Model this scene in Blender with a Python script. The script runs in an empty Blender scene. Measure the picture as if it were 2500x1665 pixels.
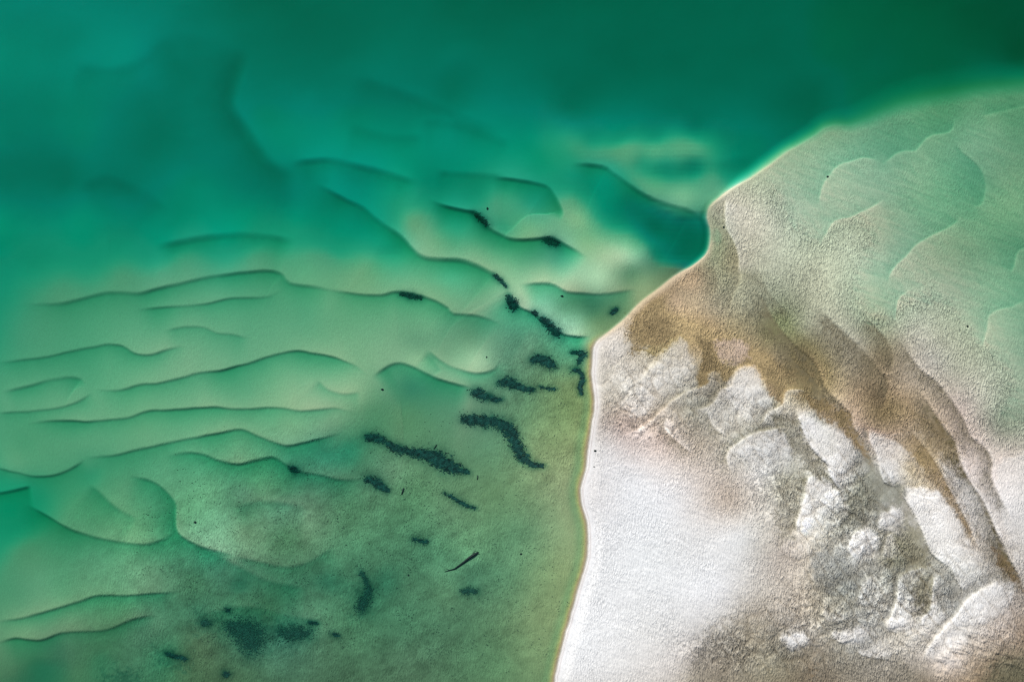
import bpy, math, random
import numpy as np

# ------------------------------------------------------------------ camera, sky, sun, exposure
SCN = bpy.context.scene
COL = SCN.collection
PXM = 20.0                                   # photograph pixels (2500 wide) per metre of ground
CAM_H = 200.0
SUN_EL, SUN_AZ = 41.0, 325.0                 # degrees; azimuth clockwise from +Y (top of the picture)
cam_d = bpy.data.cameras.new('camera'); cam = bpy.data.objects.new('camera', cam_d); COL.objects.link(cam)
cam.location = (0, 0, CAM_H); cam.rotation_euler = (0, 0, 0)
cam_d.sensor_width = 36.0; cam_d.lens = 36.0 * CAM_H / (2500 / PXM)
cam_d.clip_start = 1.0; cam_d.clip_end = 20000.0
SCN.camera = cam
world = bpy.data.worlds.new('World'); SCN.world = world; world.use_nodes = True
wn = world.node_tree.nodes; wl = world.node_tree.links
sky = wn.new('ShaderNodeTexSky'); sky.sky_type = 'NISHITA'; sky.sun_disc = False
sky.sun_elevation = math.radians(SUN_EL); sky.sun_rotation = math.radians(SUN_AZ)
wl.new(sky.outputs[0], wn['Background'].inputs[0]); wn['Background'].inputs[1].default_value = 0.075
sun_d = bpy.data.lights.new('sun', 'SUN'); sun_d.energy = 4.6; sun_d.angle = math.radians(0.5); sun_d.color = (1.0, 0.955, 0.89)
sun = bpy.data.objects.new('sun', sun_d); COL.objects.link(sun)
sun.rotation_euler = (math.radians(90 - SUN_EL), 0, math.radians(180 - SUN_AZ) )
SCN.view_settings.view_transform = 'Standard'; SCN.view_settings.look = 'None'
SCN.view_settings.gamma = 1.0; SCN.view_settings.use_curve_mapping = False
SCN.view_settings.exposure = 0.0
SCN.render.engine = 'CYCLES'
SCN.cycles.transparent_max_bounces = 16
SCN.cycles.max_bounces = 6

# ------------------------------------------------------------------ optics of this water
KW = np.array([2.75, 0.62, 0.93])            # absorption per metre (r, g, b)
FPATH = 2.60                                 # way down from the sun plus way up to the sky, per metre of depth
LIGHT = np.array([1.0, 1.0, 1.0])            # brightness a white surface reaches in this light

rng = np.random.default_rng(7)
def lin(c):
    c = np.asarray(c, float) / 255.0
    return np.where(c <= 0.04045, c / 12.92, ((c + 0.055) / 1.055) ** 2.4)
def sst(a, b, x):
    t = np.clip((x - a) / (b - a), 0, 1); return t * t * (3 - 2 * t)

# ------------------------------------------------------------------ grid: fine over the frame, stretching out to the horizon
def axis(n0, n1, step):
    core = np.arange(n0, n1 + 0.1, step)
    out = []; d = step; p = core[-1]
    while p < core[-1] + 90000:
        d *= 1.2; p = p + d; out.append(p)
    out = np.array(out); right = out; left = core[0] - (out - core[-1])
    return np.concatenate([left[::-1], core, right])
STEP = 2.3
GX = axis(-40, 2540, STEP); GY = axis(-40, 1705, STEP)
PX, PY = np.meshgrid(GX, GY)                 # photograph pixels of every ground vertex
def fold(v, a, b):                            # outside the surveyed ground the flats carry on in the same manner
    t = np.mod(v - a, 2 * (b - a)); return a + np.where(t > b - a, 2 * (b - a) - t, t)
CX = fold(PX, -60, 2560); CY = fold(PY, -60, 1725)

def hsh(ix, iy, s):
    h = (ix.astype(np.int64) * 374761393 + iy.astype(np.int64) * 668265263 + s * 1442695041) & 0xffffffff
    h = ((h ^ (h >> 13)) * 1274126177) & 0xffffffff
    return ((h ^ (h >> 16)) & 0xffff) / 65535.0
def vnoise(x, y, s):
    ix = np.floor(x); iy = np.floor(y); fx = x - ix; fy = y - iy
    fx = fx * fx * fx * (fx * (fx * 6 - 15) + 10); fy = fy * fy * fy * (fy * (fy * 6 - 15) + 10)
    a = hsh(ix, iy, s); b = hsh(ix + 1, iy, s); c = hsh(ix, iy + 1, s); d = hsh(ix + 1, iy + 1, s)
    return ((a * (1 - fx) + b * fx) * (1 - fy) + (c * (1 - fx) + d * fx) * fy) * 2 - 1
def fbm(x, y, s, o=4, g=0.5):
    r = 0; a = 1; t = 0
    for k in range(o):
        ca, sa = math.cos(k * 0.9 + s), math.sin(k * 0.9 + s)
        r = r + a * vnoise((x * ca - y * sa) * 2 ** k + 17.3 * k, (x * sa + y * ca) * 2 ** k - 9.1 * k, s + k * 13); t += a; a *= g
    return r / t
# slow wander used to make every outline natural
WX = 7 * fbm(CX / 90, CY / 90, 3, 4); WY = 7 * fbm(CX / 90, CY / 90, 5, 4)
# ------------------------------------------------------------------ survey points: colour seen at (x, y)
SEA = """
0 40 0 116 95;200 40 0 124 105;400 40 0 115 101;500 40 0 105 124;600 40 0 96 118;850 40 0 99 112;1100 40 0 95 108;1400 40 0 92 98
1700 40 0 92 88;2000 40 0 92 63;2200 40 0 86 55;2480 40 0 74 46;0 150 0 123 99;200 150 0 120 99;330 150 0 129 109;430 150 0 114 113
520 150 0 114 118;610 150 0 104 121;800 150 0 103 118;1100 150 0 105 82;1400 150 0 99 96;1700 150 0 95 106;2000 150 0 95 68;2300 150 0 86 55
2500 150 0 69 40;0 260 0 112 90;200 260 0 121 97;400 260 0 114 99;530 260 0 120 114;640 260 0 117 91;850 260 0 113 89;1100 260 0 101 77
1400 260 0 98 96;1700 260 0 104 99;2000 250 0 88 105;2200 215 0 93 62;2500 190 0 101 82;0 350 0 119 97;200 350 0 117 92;380 340 0 106 105
540 350 0 125 112;700 350 0 129 102;850 350 0 133 106;1100 320 0 140 119;1300 330 0 131 103;1500 325 0 128 98;1700 325 0 102 76;1850 340 0 109 81
1950 300 0 95 93;0 450 0 105 90;150 450 0 101 89;300 470 0 111 96;450 440 0 124 97;600 470 0 122 103;700 480 0 111 91;780 420 0 136 115
900 440 0 136 116;1000 400 0 135 105;1150 400 0 139 110;860 540 0 145 120;1050 460 0 122 94;0 550 0 136 103;200 540 0 131 99;450 530 0 124 95
600 530 0 133 100;720 540 1 133 100;820 590 12 138 104;0 620 0 125 95;200 600 0 132 100;400 600 0 138 107;560 585 0 147 117;900 570 6 146 117
780 620 76 145 111;900 650 110 162 119;960 600 30 170 136;50 690 46 131 97;150 680 60 137 101;300 655 61 137 101;450 635 86 152 118;620 625 74 145 110
750 655 78 156 114;930 680 109 165 124;1080 710 129 169 128;50 800 62 139 104;200 800 70 148 109;350 790 82 154 115;550 765 95 158 120;750 770 84 154 115
900 790 108 163 123;1050 800 130 173 133;1150 830 111 143 111;50 910 67 144 106;200 900 68 146 107;400 880 116 165 127;600 840 87 153 115;780 820 89 154 114
880 850 109 162 122;600 960 93 156 117;60 975 92 154 116;250 985 90 158 117;450 960 102 162 122;650 935 104 163 122;780 955 142 175 137;860 970 132 172 131
60 1085 66 142 102;200 1070 106 158 120;350 1050 107 161 120;550 1025 123 166 126;720 1050 119 168 126;800 1030 138 165 130;40 1125 87 153 113;230 1150 55 140 101
350 1135 80 147 109;480 1150 102 161 122;590 1095 111 158 119;520 1200 109 159 119;620 1190 108 155 113;700 1200 78 129 94;30 1240 1 138 99;120 1205 55 137 98
170 1240 66 141 99;290 1180 84 145 106;260 1270 87 148 106;380 1240 82 145 107;340 1290 103 159 114;460 1250 87 152 109;490 1290 103 166 126;600 1290 109 141 107
580 1240 68 120 86;60 1340 74 136 98;230 1360 87 142 106;100 1420 86 148 110;300 1420 100 158 118;370 1380 118 154 119;450 1390 84 130 100;480 1420 86 124 91
50 1480 76 138 101;150 1450 85 149 108;160 1510 114 146 110;300 1500 80 127 90;60 1540 118 157 117;80 1610 62 116 83;250 1600 62 111 78;60 1655 62 104 74
180 1640 69 117 82;700 1300 76 118 83;850 1250 79 123 89;950 1300 75 126 92;1100 1250 92 132 97;1000 1200 83 133 94;1200 1200 95 132 93;760 1200 99 130 103
600 1430 58 100 77;800 1420 60 105 79;950 1420 61 104 77;1150 1400 67 118 89;1350 1320 128 156 114;1380 1180 135 152 112;1300 1100 125 153 108;1280 1300 95 139 102
480 1570 73 100 72;612 1545 74 127 102;700 1545 80 131 106;450 1640 68 106 74;800 1600 68 106 79;1000 1600 76 113 85;1200 1620 87 128 91;1300 1520 119 146 103
900 1510 65 115 84;600 1640 68 104 75;1100 1500 70 111 82;1350 1400 127 153 107;900 1010 74 131 94;1000 1010 91 138 99;1100 990 112 147 116;780 1100 64 135 106
700 1110 84 143 112;850 1080 57 126 92;950 1150 91 132 101;1150 1080 88 133 100;1280 980 91 132 97;1400 1000 122 146 96;1390 930 129 141 97;1010 940 62 125 100
1220 1090 93 140 105;1120 870 128 177 137;1170 880 170 204 163;1090 850 106 149 115;1230 880 97 139 111;1250 820 108 144 118;1330 840 118 149 118;1400 870 138 172 138
1180 940 108 148 116;950 850 116 163 125;1020 890 146 194 147;1020 840 91 140 108;1100 810 113 154 121;1000 540 86 145 103;1070 590 120 168 126;980 470 28 158 125
1110 545 56 172 140;1160 610 124 168 128;1100 600 77 151 111;1100 680 134 196 157;1000 665 126 176 137;1180 720 125 164 126;1220 760 126 183 146;1240 500 92 165 128
1170 490 44 130 97;1290 560 96 162 114;1300 500 43 145 117;1420 540 141 185 133;1400 470 55 134 98;1450 470 1 133 103;1420 590 119 172 122;1250 650 146 185 143
1440 655 138 186 147;1380 680 160 199 159;1550 635 166 210 172;1330 730 172 206 175;1330 670 167 192 149;1420 755 112 137 104;1660 650 67 100 74;1450 790 125 149 106
1520 660 94 137 104;1500 480 0 134 102;1550 510 0 112 99;1600 560 0 88 96;1680 600 0 92 110;1690 550 0 100 84;1620 600 0 120 94;1470 520 0 133 105
1510 560 49 140 103;1560 590 64 152 107;1600 460 99 167 120;1670 482 132 190 144;1500 375 72 143 103;1600 372 110 179 130;1700 370 92 175 131;1420 385 63 143 106
1320 395 4 137 100;1620 412 1 134 108;1700 405 0 103 80;1780 400 0 128 99;1740 440 100 162 126;1450 350 25 122 91;1550 440 74 146 107;1800 370 0 116 89
1480 435 0 151 127;2050 250 0 98 74;2150 150 0 92 65;1400 430 0 139 109;520 1385 100 140 114;560 1408 66 110 85;700 1430 64 113 85;640 1395 86 127 98
850 1360 77 134 99;560 1490 78 132 97;650 1505 70 116 82;755 1515 90 140 107;850 1525 74 128 93;490 1485 63 113 86;430 1480 74 125 94;340 1530 92 118 93
400 1585 61 124 89;300 1645 67 116 85;600 1455 73 113 85;950 1480 67 119 88;1050 1350 72 126 93;1150 1350 101 153 111;1250 1400 88 131 96;600 1205 105 139 114
560 1262 109 164 127;750 1300 103 144 109;640 1335 107 150 113;700 1225 109 140 114;680 1270 118 153 121;560 1320 115 169 130;150 1600 65 106 81;1000 1540 73 122 90
1100 1450 90 135 99;1353 622 92 151 126;1292 644 113 161 126;1415 564 84 158 118;1476 610 145 179 138;1519 621 185 210 170;1580 642 76 124 99;1544 664 52 106 76
1464 682 173 217 174;1568 695 134 164 121;1384 742 124 149 116;1445 754 57 109 85;1402 793 191 231 196;1292 724 174 203 163;1507 717 122 150 116;1230 560 43 140 103
1380 610 100 176 142;1350 355 36 143 106;1400 342 56 146 109;1540 368 96 165 122;1660 370 93 165 121;1740 374 58 148 107;1460 360 75 148 110;1600 343 16 123 92
1520 343 36 130 97;1570 402 18 136 104;1690 432 37 133 102;1640 442 56 138 106
"""
LAND = """
1790 490 203 199 180;1850 455 175 186 156;1950 400 144 172 141;2050 350 129 182 150;2150 330 86 146 109;2250 300 120 167 127;2300 275 50 124 82;2400 245 90 142 105
2490 235 89 144 105;2400 320 136 178 142;2490 340 87 140 107;2450 290 64 131 90;2200 350 74 136 105;2120 300 124 162 132;2050 320 104 134 96;1850 540 215 207 190
1950 500 147 173 148;1980 560 163 179 152;2060 460 157 183 152;2150 460 140 173 146;2250 420 138 174 139;2330 450 92 158 117;2385 450 67 129 100;2290 540 124 168 133
2450 410 107 147 114;2450 500 125 174 129;2350 350 100 153 121;2230 500 106 158 121;2150 570 149 154 124;2100 610 195 206 181;2190 580 145 174 150;2300 620 131 154 122
2400 600 101 147 112;2470 600 84 135 103;2330 700 144 165 141;2250 720 165 181 155;2440 690 131 178 140;2490 800 113 157 127;2130 650 164 190 161;1800 640 163 153 121
1750 580 144 157 126;1740 640 152 156 127;1770 690 171 173 143;1900 620 195 204 179;1850 700 182 186 162;1990 690 196 195 166;2050 770 182 184 161;1980 800 172 175 151
2140 760 138 164 130;2300 800 170 176 149;2240 800 195 197 181;2390 830 174 185 157;2340 900 174 176 156;1900 720 131 137 117;1860 760 164 168 142;2100 830 178 176 157
2480 900 156 174 148;2420 960 188 193 172;2450 1030 141 154 132;2350 990 198 185 173;2480 1100 199 190 176;2280 880 183 181 168;1690 680 189 153 124;1640 740 206 155 128
1690 770 204 173 135;1600 730 150 120 82;1660 720 174 157 128;1590 800 176 154 108;1650 790 175 150 103;1710 810 192 149 108;1790 860 181 154 114;1850 820 172 160 125
1800 790 181 169 133;1750 760 171 160 134;1560 780 206 176 141;1900 880 194 173 142;1950 940 186 146 79;1890 800 134 141 93;1950 860 117 105 63;1880 900 201 141 84
2080 890 176 166 144;2180 960 157 131 103;2220 1010 186 151 118;2230 920 198 186 168;2150 1020 161 105 78;2400 1060 194 183 170;2150 860 147 135 107;1480 880 206 200 188
1520 840 214 208 197;1550 905 201 194 180;1650 900 207 202 187;1600 960 210 201 185;1500 980 201 193 178;1680 1000 162 158 140;1750 970 146 140 124;1520 1040 190 170 158
1620 1060 210 184 169;1700 1080 186 173 154;1480 1090 209 205 201;1460 1200 217 215 213;1550 1150 220 219 218;1650 1200 227 225 223;1600 1350 225 227 226;1500 1450 228 229 228
1420 1600 228 229 228;1700 1350 221 221 219;1800 1300 221 221 218;1600 1550 221 220 216;1750 1450 226 226 225;1720 1150 208 197 185;1780 1220 194 180 164;1850 1150 224 222 216
1820 1110 187 185 173;1900 1250 216 211 198;1870 1320 199 194 183;1830 1000 209 204 189;1860 950 220 219 210;1900 1050 130 126 112;1780 1040 202 198 185;1540 960 222 218 208
2000 1070 254 247 236;2070 1100 232 227 219;2050 1180 216 214 206;2120 1170 163 164 145;2000 1220 206 207 195;1980 1290 245 240 224;1920 1180 188 186 166;1920 1340 192 182 170
2050 1250 143 145 128;2110 1330 234 232 227;2180 1260 166 164 156;2190 1350 129 126 100;2170 1080 189 165 146;2220 1070 186 169 146;2180 1150 201 198 192;2270 1240 216 210 200
2320 1310 235 232 225;2230 1130 212 181 133;2330 1160 232 222 215;2380 1250 226 218 210;2440 1230 242 237 234;2490 1300 206 202 195;2390 1180 228 218 210;2410 1340 214 204 192
1960 1030 248 244 238;1980 1400 201 193 176;2030 1390 162 162 150;1950 1450 199 189 173;2060 1450 151 153 144;2140 1440 197 195 183;2210 1410 179 182 171;2245 1440 166 161 144
2220 1490 210 207 199;2320 1440 186 184 176;2380 1400 214 214 208;2440 1460 182 175 167;2350 1540 199 191 178;2420 1540 199 186 172;2490 1560 159 141 121;2470 1630 133 122 99
2300 1620 230 217 204;2200 1540 217 211 196;2100 1550 166 164 156;2000 1500 204 196 177;1940 1560 172 167 158;2050 1610 176 171 156;2150 1610 204 199 189;1900 1630 153 148 124
2000 1655 123 98 74;1800 1590 188 182 167;1750 1630 150 140 126;1850 1530 163 154 137;1870 1450 198 191 179;1700 1655 172 163 148;1650 1630 209 203 195;2250 1655 141 131 114
2400 1645 151 129 102;2300 1500 216 213 206
"""
def parse(t):
    return np.array([[float(v) for v in e.split()] for l in t.strip().splitlines() for e in l.split(';')])
def invert(C, land):
    """depth and sand colour that give the colour C seen from above"""
    r, g, b = [np.maximum(C[..., k], 1e-4) for k in range(3)]
    d1 = -np.log(r / (g * 1.03)) / ((KW[0] - KW[1]) * FPATH)
    d2 = -np.log(g / 0.60) / (KW[1] * FPATH)
    w = sst(0.004, 0.06, r)
    d = np.maximum(d1, 0) * w + np.maximum(d2, .2) * (1 - w)
    z = -d
    if land: z = -d + (.11 + 0.20 * sst(0.50, 0.85, g)) * sst(.06, .0, d)
    al = C / (np.exp(-KW * FPATH * np.maximum(-z, 0)[..., None]) * LIGHT)
    lim = (0.45 + .6 * w) * al[..., 1]; al[..., 0] = np.minimum(al[..., 0], lim if not land else 9)
    al[..., 2] = np.minimum(al[..., 2], al[..., 1] * 1.25)
    return np.concatenate([z[..., None], np.clip(al, .02, .88)], -1)
def rbf(rows, vals, cx, cy, c=45.0, smooth=2.0):
    P = rows[:, :2] / 100; n = len(P); k = c / 100
    D = np.sqrt(((P[:, None] - P[None]) ** 2).sum(2) + k * k)
    A = np.zeros((n + 1, n + 1)); A[:n, :n] = -D + np.eye(n) * smooth * 0.01; A[n, :n] = 1; A[:n, n] = 1
    w = np.linalg.solve(A, np.vstack([vals, np.zeros((1, vals.shape[1]))]))
    Q = np.stack([cx.ravel(), cy.ravel()], 1) / 100; out = np.zeros((len(Q), vals.shape[1]))
    for i in range(0, len(Q), 20000):
        q = Q[i:i + 20000]
        out[i:i + 20000] = -np.sqrt(((q[:, None] - P[None]) ** 2).sum(2) + k * k) @ w[:n] + w[n]
    return out.reshape(cx.shape + (vals.shape[1],))
CGX = np.arange(-100, 2601, 12.0); CGY = np.arange(-100, 1766, 12.0)
cgx, cgy = np.meshgrid(CGX, CGY)
def up(F, x, y):
    u = np.clip((x - CGX[0]) / 12.0, 0, len(CGX) - 1.001); v = np.clip((y - CGY[0]) / 12.0, 0, len(CGY) - 1.001)
    i = u.astype(int); j = v.astype(int); fu = u - i; fv = v - j
    if F.ndim == 3: fu = fu[..., None]; fv = fv[..., None]
    return (F[j, i] * (1 - fu) + F[j, i + 1] * fu) * (1 - fv) + (F[j + 1, i] * (1 - fu) + F[j + 1, i + 1] * fu) * fv
def field(txt, land):
    rows = parse(txt)
    if land:
        e = np.maximum(rows[:, 2] - rows[:, 3] - 16, 0); rows[:, 2] -= .2 * e; rows[:, 3] += .35 * e; rows[:, 4] += .25 * e
    F = rbf(rows, rows[:, 2:5], cgx, cgy, c=25.0, smooth=2.5 if land else 9.0)
    if land:                                      # the drowned shelf is one smooth sheet
        F2 = rbf(rows, rows[:, 2:5], cgx, cgy, c=60.0, smooth=25.0); k = (sst(880, 760, cgy + .25 * (2200 - cgx)) * sst(1740, 1860, cgx))[..., None]
        F = F * (1 - k) + F2 * k
    return invert(lin(np.clip(F, 0, 250)), land)
FS = field(SEA, False); FL = field(LAND, True)
wxx = CX + WX; wyy = CY + WY
S = up(FS, wxx, wyy); L = up(FL, wxx, wyy)

# ------------------------------------------------------------------ curves
def smooth(pts, step=9.0):
    p = np.array(pts, float)
    if len(p) < 3: q = p
    else:
        e = np.vstack([2 * p[0] - p[1], p, 2 * p[-1] - p[-2]]); q = []
        for i in range(1, len(e) - 2):
            n = max(1, int(np.hypot(*(e[i + 1] - e[i])) / step))
            for t in np.arange(n) / n:
                a, b, c, d = e[i - 1:i + 3]
                q.append(0.5 * ((2 * b) + (c - a) * t + (2 * a - 5 * b + 4 * c - d) * t * t + (3 * b - a - 3 * c + d) * t ** 3))
        q.append(p[-1]); q = np.array(q)
    return q
def sdist(q, x, y):
    """signed distance (positive on the left hand when walking the line as drawn) and place along it"""
    best = np.full(x.shape, 1e18); sg = np.ones(x.shape); tt = np.zeros(x.shape)
    seg = np.hypot(*(q[1:] - q[:-1]).T); cum = np.concatenate([[0], np.cumsum(seg)]); tot = cum[-1]
    for i in range(len(q) - 1):
        ax, ay = q[i]; dx, dy = q[i + 1] - q[i]; L2 = dx * dx + dy * dy + 1e-9
        t = np.clip(((x - ax) * dx + (y - ay) * dy) / L2, 0, 1)
        ex = x - ax - t * dx; ey = y - ay - t * dy; d = ex * ex + ey * ey
        m = d < best
        best = np.where(m, d, best); sg = np.where(m, np.sign(ex * dy - ey * dx), sg); tt = np.where(m, (cum[i] + t * seg[i]) / tot, tt)
    return np.sqrt(best) * sg, tt
def crop(q, pad):
    x0, y0 = q.min(0) - pad; x1, y1 = q.max(0) + pad
    i0, i1 = np.searchsorted(GX, [x0, x1]); j0, j1 = np.searchsorted(GY, [y0, y1])
    return slice(j0, j1), slice(i0, i1)

# outline of the bank: up the beach, round the spit, along the pool, out along the drop-off
BEACH = [(1352,1760),(1358,1665),(1362,1639),(1374,1582),(1393,1517),(1412,1448),(1429,1394),(1439,1340),(1437,1279),(1424,1230),(1422,1191),(1435,1141),(1439,1088),(1449,1039),(1456,993),(1454,958),(1449,918),(1451,884),(1453,848),(1468,829),(1497,806),(1520,786),(1546,760),(1575,734),(1610,708),(1650,676),(1690,648),(1722,618),(1731,585),(1730,555),(1724,532),(1733,505),(1752,488),(1784,463),(1834,432),(1880,402),(1918,373),(1956,352),(1994,329),(2014,314),(2044,307),(2075,308),(2109,297),(2155,276),(2205,256),(2262,241),(2339,226),(2415,214),(2500,209),(2640,200)]
bq = smooth(BEACH)
bd = np.full(PX.shape, 0.0)
cbd, cbt = sdist(smooth(BEACH, 25), cgx, cgy)
bd = -up(cbd, CX, CY)                          # positive on the bank
sl = crop(np.array([[1330, 190], [2560, 1725]]), 0)
fine = (np.abs(bd) < 90)
xs = (CX + 0.25 * WX)[fine]; ys = (CY + 0.25 * WY)[fine]
dd = np.zeros(xs.shape); 
for k in range(0, len(xs), 60000):
    dd[k:k + 60000] = -sdist(bq[::1], xs[k:k + 60000], ys[k:k + 60000])[0]
bd[fine] = dd
PY_ = CY
shelf = sst(480, 380, PY_) + 0 * CX            # 1 along the drop-off, 0 on the beach
pool = sst(640, 600, PY_) * (1 - shelf)
east = sst(1880, 2250, CX) * shelf
wout = 9 + 24 * shelf + 34 * east + 2 * pool; win = 5 + 3 * shelf + 26 * east
mb = sst(0, 1, (bd + wout) / (wout + win))
Z = S[..., 0] * (1 - mb) + L[..., 0] * mb
ma = sst(0, 1, (bd + wout * (.75 + .25 * shelf)) / (wout * 0.75 + win * (1 - .7 * shelf)))[..., None]
A = S[..., 1:] * (1 - ma) + L[..., 1:] * ma

# ------------------------------------------------------------------ crests: (points, jump m, high-side reach, low-side reach, half width of the slip face)
# the left hand side of each line as drawn is the high side
def F(s): return [tuple(float(v) for v in p.split(',')) for p in s.split()]
SEA_CRESTS = [
 ('40,742 100,741 153,738 245,716 291,713 344,713 383,703 440,690 497,676 555,667 612,661 670,661 692,672 708,691 765,701 850,714', .15, 60, 24, 7),
 ('800,706 877,717 926,719 965,711 1014,719 1068,737 1095,752 1108,766 1164,771 1213,788 1232,806', .17, 60, 26, 6),
 ('325,755 402,749 471,744 509,738 555,728 597,725 651,724 690,708', .09, 30, 26, 5),
 ('-20,886 0,883 69,875 115,868 172,856 230,845 268,838 298,842 318,856 337,864 367,864 413,852 460,843', .11, 40, 24, 5),
 ('395,808 459,797 497,799 528,812 566,816 615,826', .08, 40, 26, 5),
 ('215,949 276,952 306,948 337,938 383,933 440,921 478,910 536,904 574,894 612,883 651,870 689,862 727,857 765,863 811,871 838,880 869,893 892,909 907,921', .15, 60, 28, 5),
 ('905,922 922,909 953,889 980,886 1007,894 1038,909 1073,924 1116,936 1160,947', .17, 45, 40, 6),
 ('0,958 69,940 115,927 165,920 199,926 212,946', .09, 40, 24, 6),
 ('-20,1008 0,1007 57,1003 115,998 153,992 199,975 226,954', .10, 50, 20, 5),
 ('50,1033 145,1025 210,1028 268,1023 314,1017 360,1003 421,999 478,995 528,993 582,998 681,996 727,1002 773,999 817,994 843,999 890,1011', .14, 55, 26, 5),
 ('190,1115 268,1111 325,1097 383,1086 459,1069 536,1055 589,1048 631,1065 681,1083 708,1086 765,1074 804,1066 850,1050', .15, 60, 30, 5),
 ('395,1114 459,1104 497,1107 528,1120 566,1130 593,1130 628,1120 666,1115 700,1135 719,1144 740,1152 784,1160 834,1172 900,1166', .17, 45, 26, 6),
 ('-20,1140 0,1143 46,1153 84,1163 126,1161 168,1147 208,1118', .12, 55, 18, 5),
 ('-20,1202 0,1201 31,1197 75,1188', .14, 25, 26, 6),
 ('310,1158 367,1172 398,1191 421,1214 431,1233 430,1264 431,1291 442,1309 478,1329 528,1344 580,1356', .17, 60, 26, 6),
 ('215,1180 245,1202 268,1224 298,1245 340,1266', .09, 40, 30, 8),
 ('55,1228 69,1237 115,1260 161,1287 214,1304 268,1316 325,1325 364,1327 402,1314 432,1290', .14, 50, 30, 6),
 ('566,1354 631,1371 697,1383 735,1379 765,1367 788,1352 816,1330', .06, 40, 30, 6),
 ('470,1326 555,1367 612,1398 670,1421 760,1436', .06, 40, 50, 8),
 ('-20,1522 0,1517 57,1509 115,1490 191,1467 237,1453 306,1453 383,1448 450,1440', .13, 55, 20, 5),
 ('-20,1572 0,1566 38,1557 96,1562 153,1543 230,1538 268,1532 325,1511 390,1499', .14, 30, 24, 5),
 ('760,440 800,462 850,487 888,505 922,534 961,560 988,583 1007,606 1030,624 1068,631 1125,634 1164,645 1194,660 1213,675 1240,702 1250,724', .24, 60, 40, 9),
 ('1240,705 1250,724 1271,750 1309,766 1343,790 1366,809 1397,819 1450,822', .22, 40, 40, 5),
 ('1040,480 1068,494 1133,513 1164,520 1183,538 1198,557 1217,568 1244,580 1278,583 1336,579 1355,582 1382,597 1412,613 1440,630', .27, 50, 32, 7),
 ('1200,434 1240,436 1298,444 1336,455 1355,476 1370,503 1375,522 1368,545', .22, 35, 38, 7),
 ('1389,396 1470,404 1500,423 1527,442 1565,469 1604,488 1650,502 1690,512 1725,545', .22, 40, 30, 8),
 ('1265,694 1300,691 1343,690 1366,701 1386,712 1428,717 1481,718 1560,704', .14, 35, 40, 6),
 ('612,120 590,180 571,237 575,268 601,306 631,352 658,390 690,408 740,412', .17, 80, 60, 22),
 ('700,398 800,387 857,397 915,411 972,427 1030,445', .16, 60, 55, 12),
 ('1060,415 1125,422 1240,430', .10, 50, 40, 12),
 ('370,600 450,585 520,574 600,570 690,580 730,592', .14, 40, 34, 12),
 ('1280,395 1350,372 1440,400', .0, 40, 34, 12),
 ('1560,410 1640,404 1760,396 1860,376', .10, 30, 34, 24),
 ('560,1240 640,1222 760,1236', .05, 40, 60, 9),
 ('775,925 800,950 836,960 880,955', .08, 24, 20, 6),
 ('1040,850 1080,880 1120,900 1170,910 1208,900 1214,880', .12, 22, 14, 6),
 ('1040,860 1060,880 1080,905', .04, 20, 20, 6),
 ('480,1500 600,1480 700,1500 800,1520', .05, 40, 40, 8),
 ('170,150 300,160 420,80', .05, 80, 80, 20),
 ('180,460 260,430 360,470 420,520', .08, 60, 60, 20),
 ('850,180 960,210 1080,260 1180,300 1240,320', .07, 80, 60, 20),
 ('1020,290 1120,300 1200,330 1260,350', .06, 60, 50, 16),
 ('850,300 950,330 1040,330', .05, 60, 50, 16),
]
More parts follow.
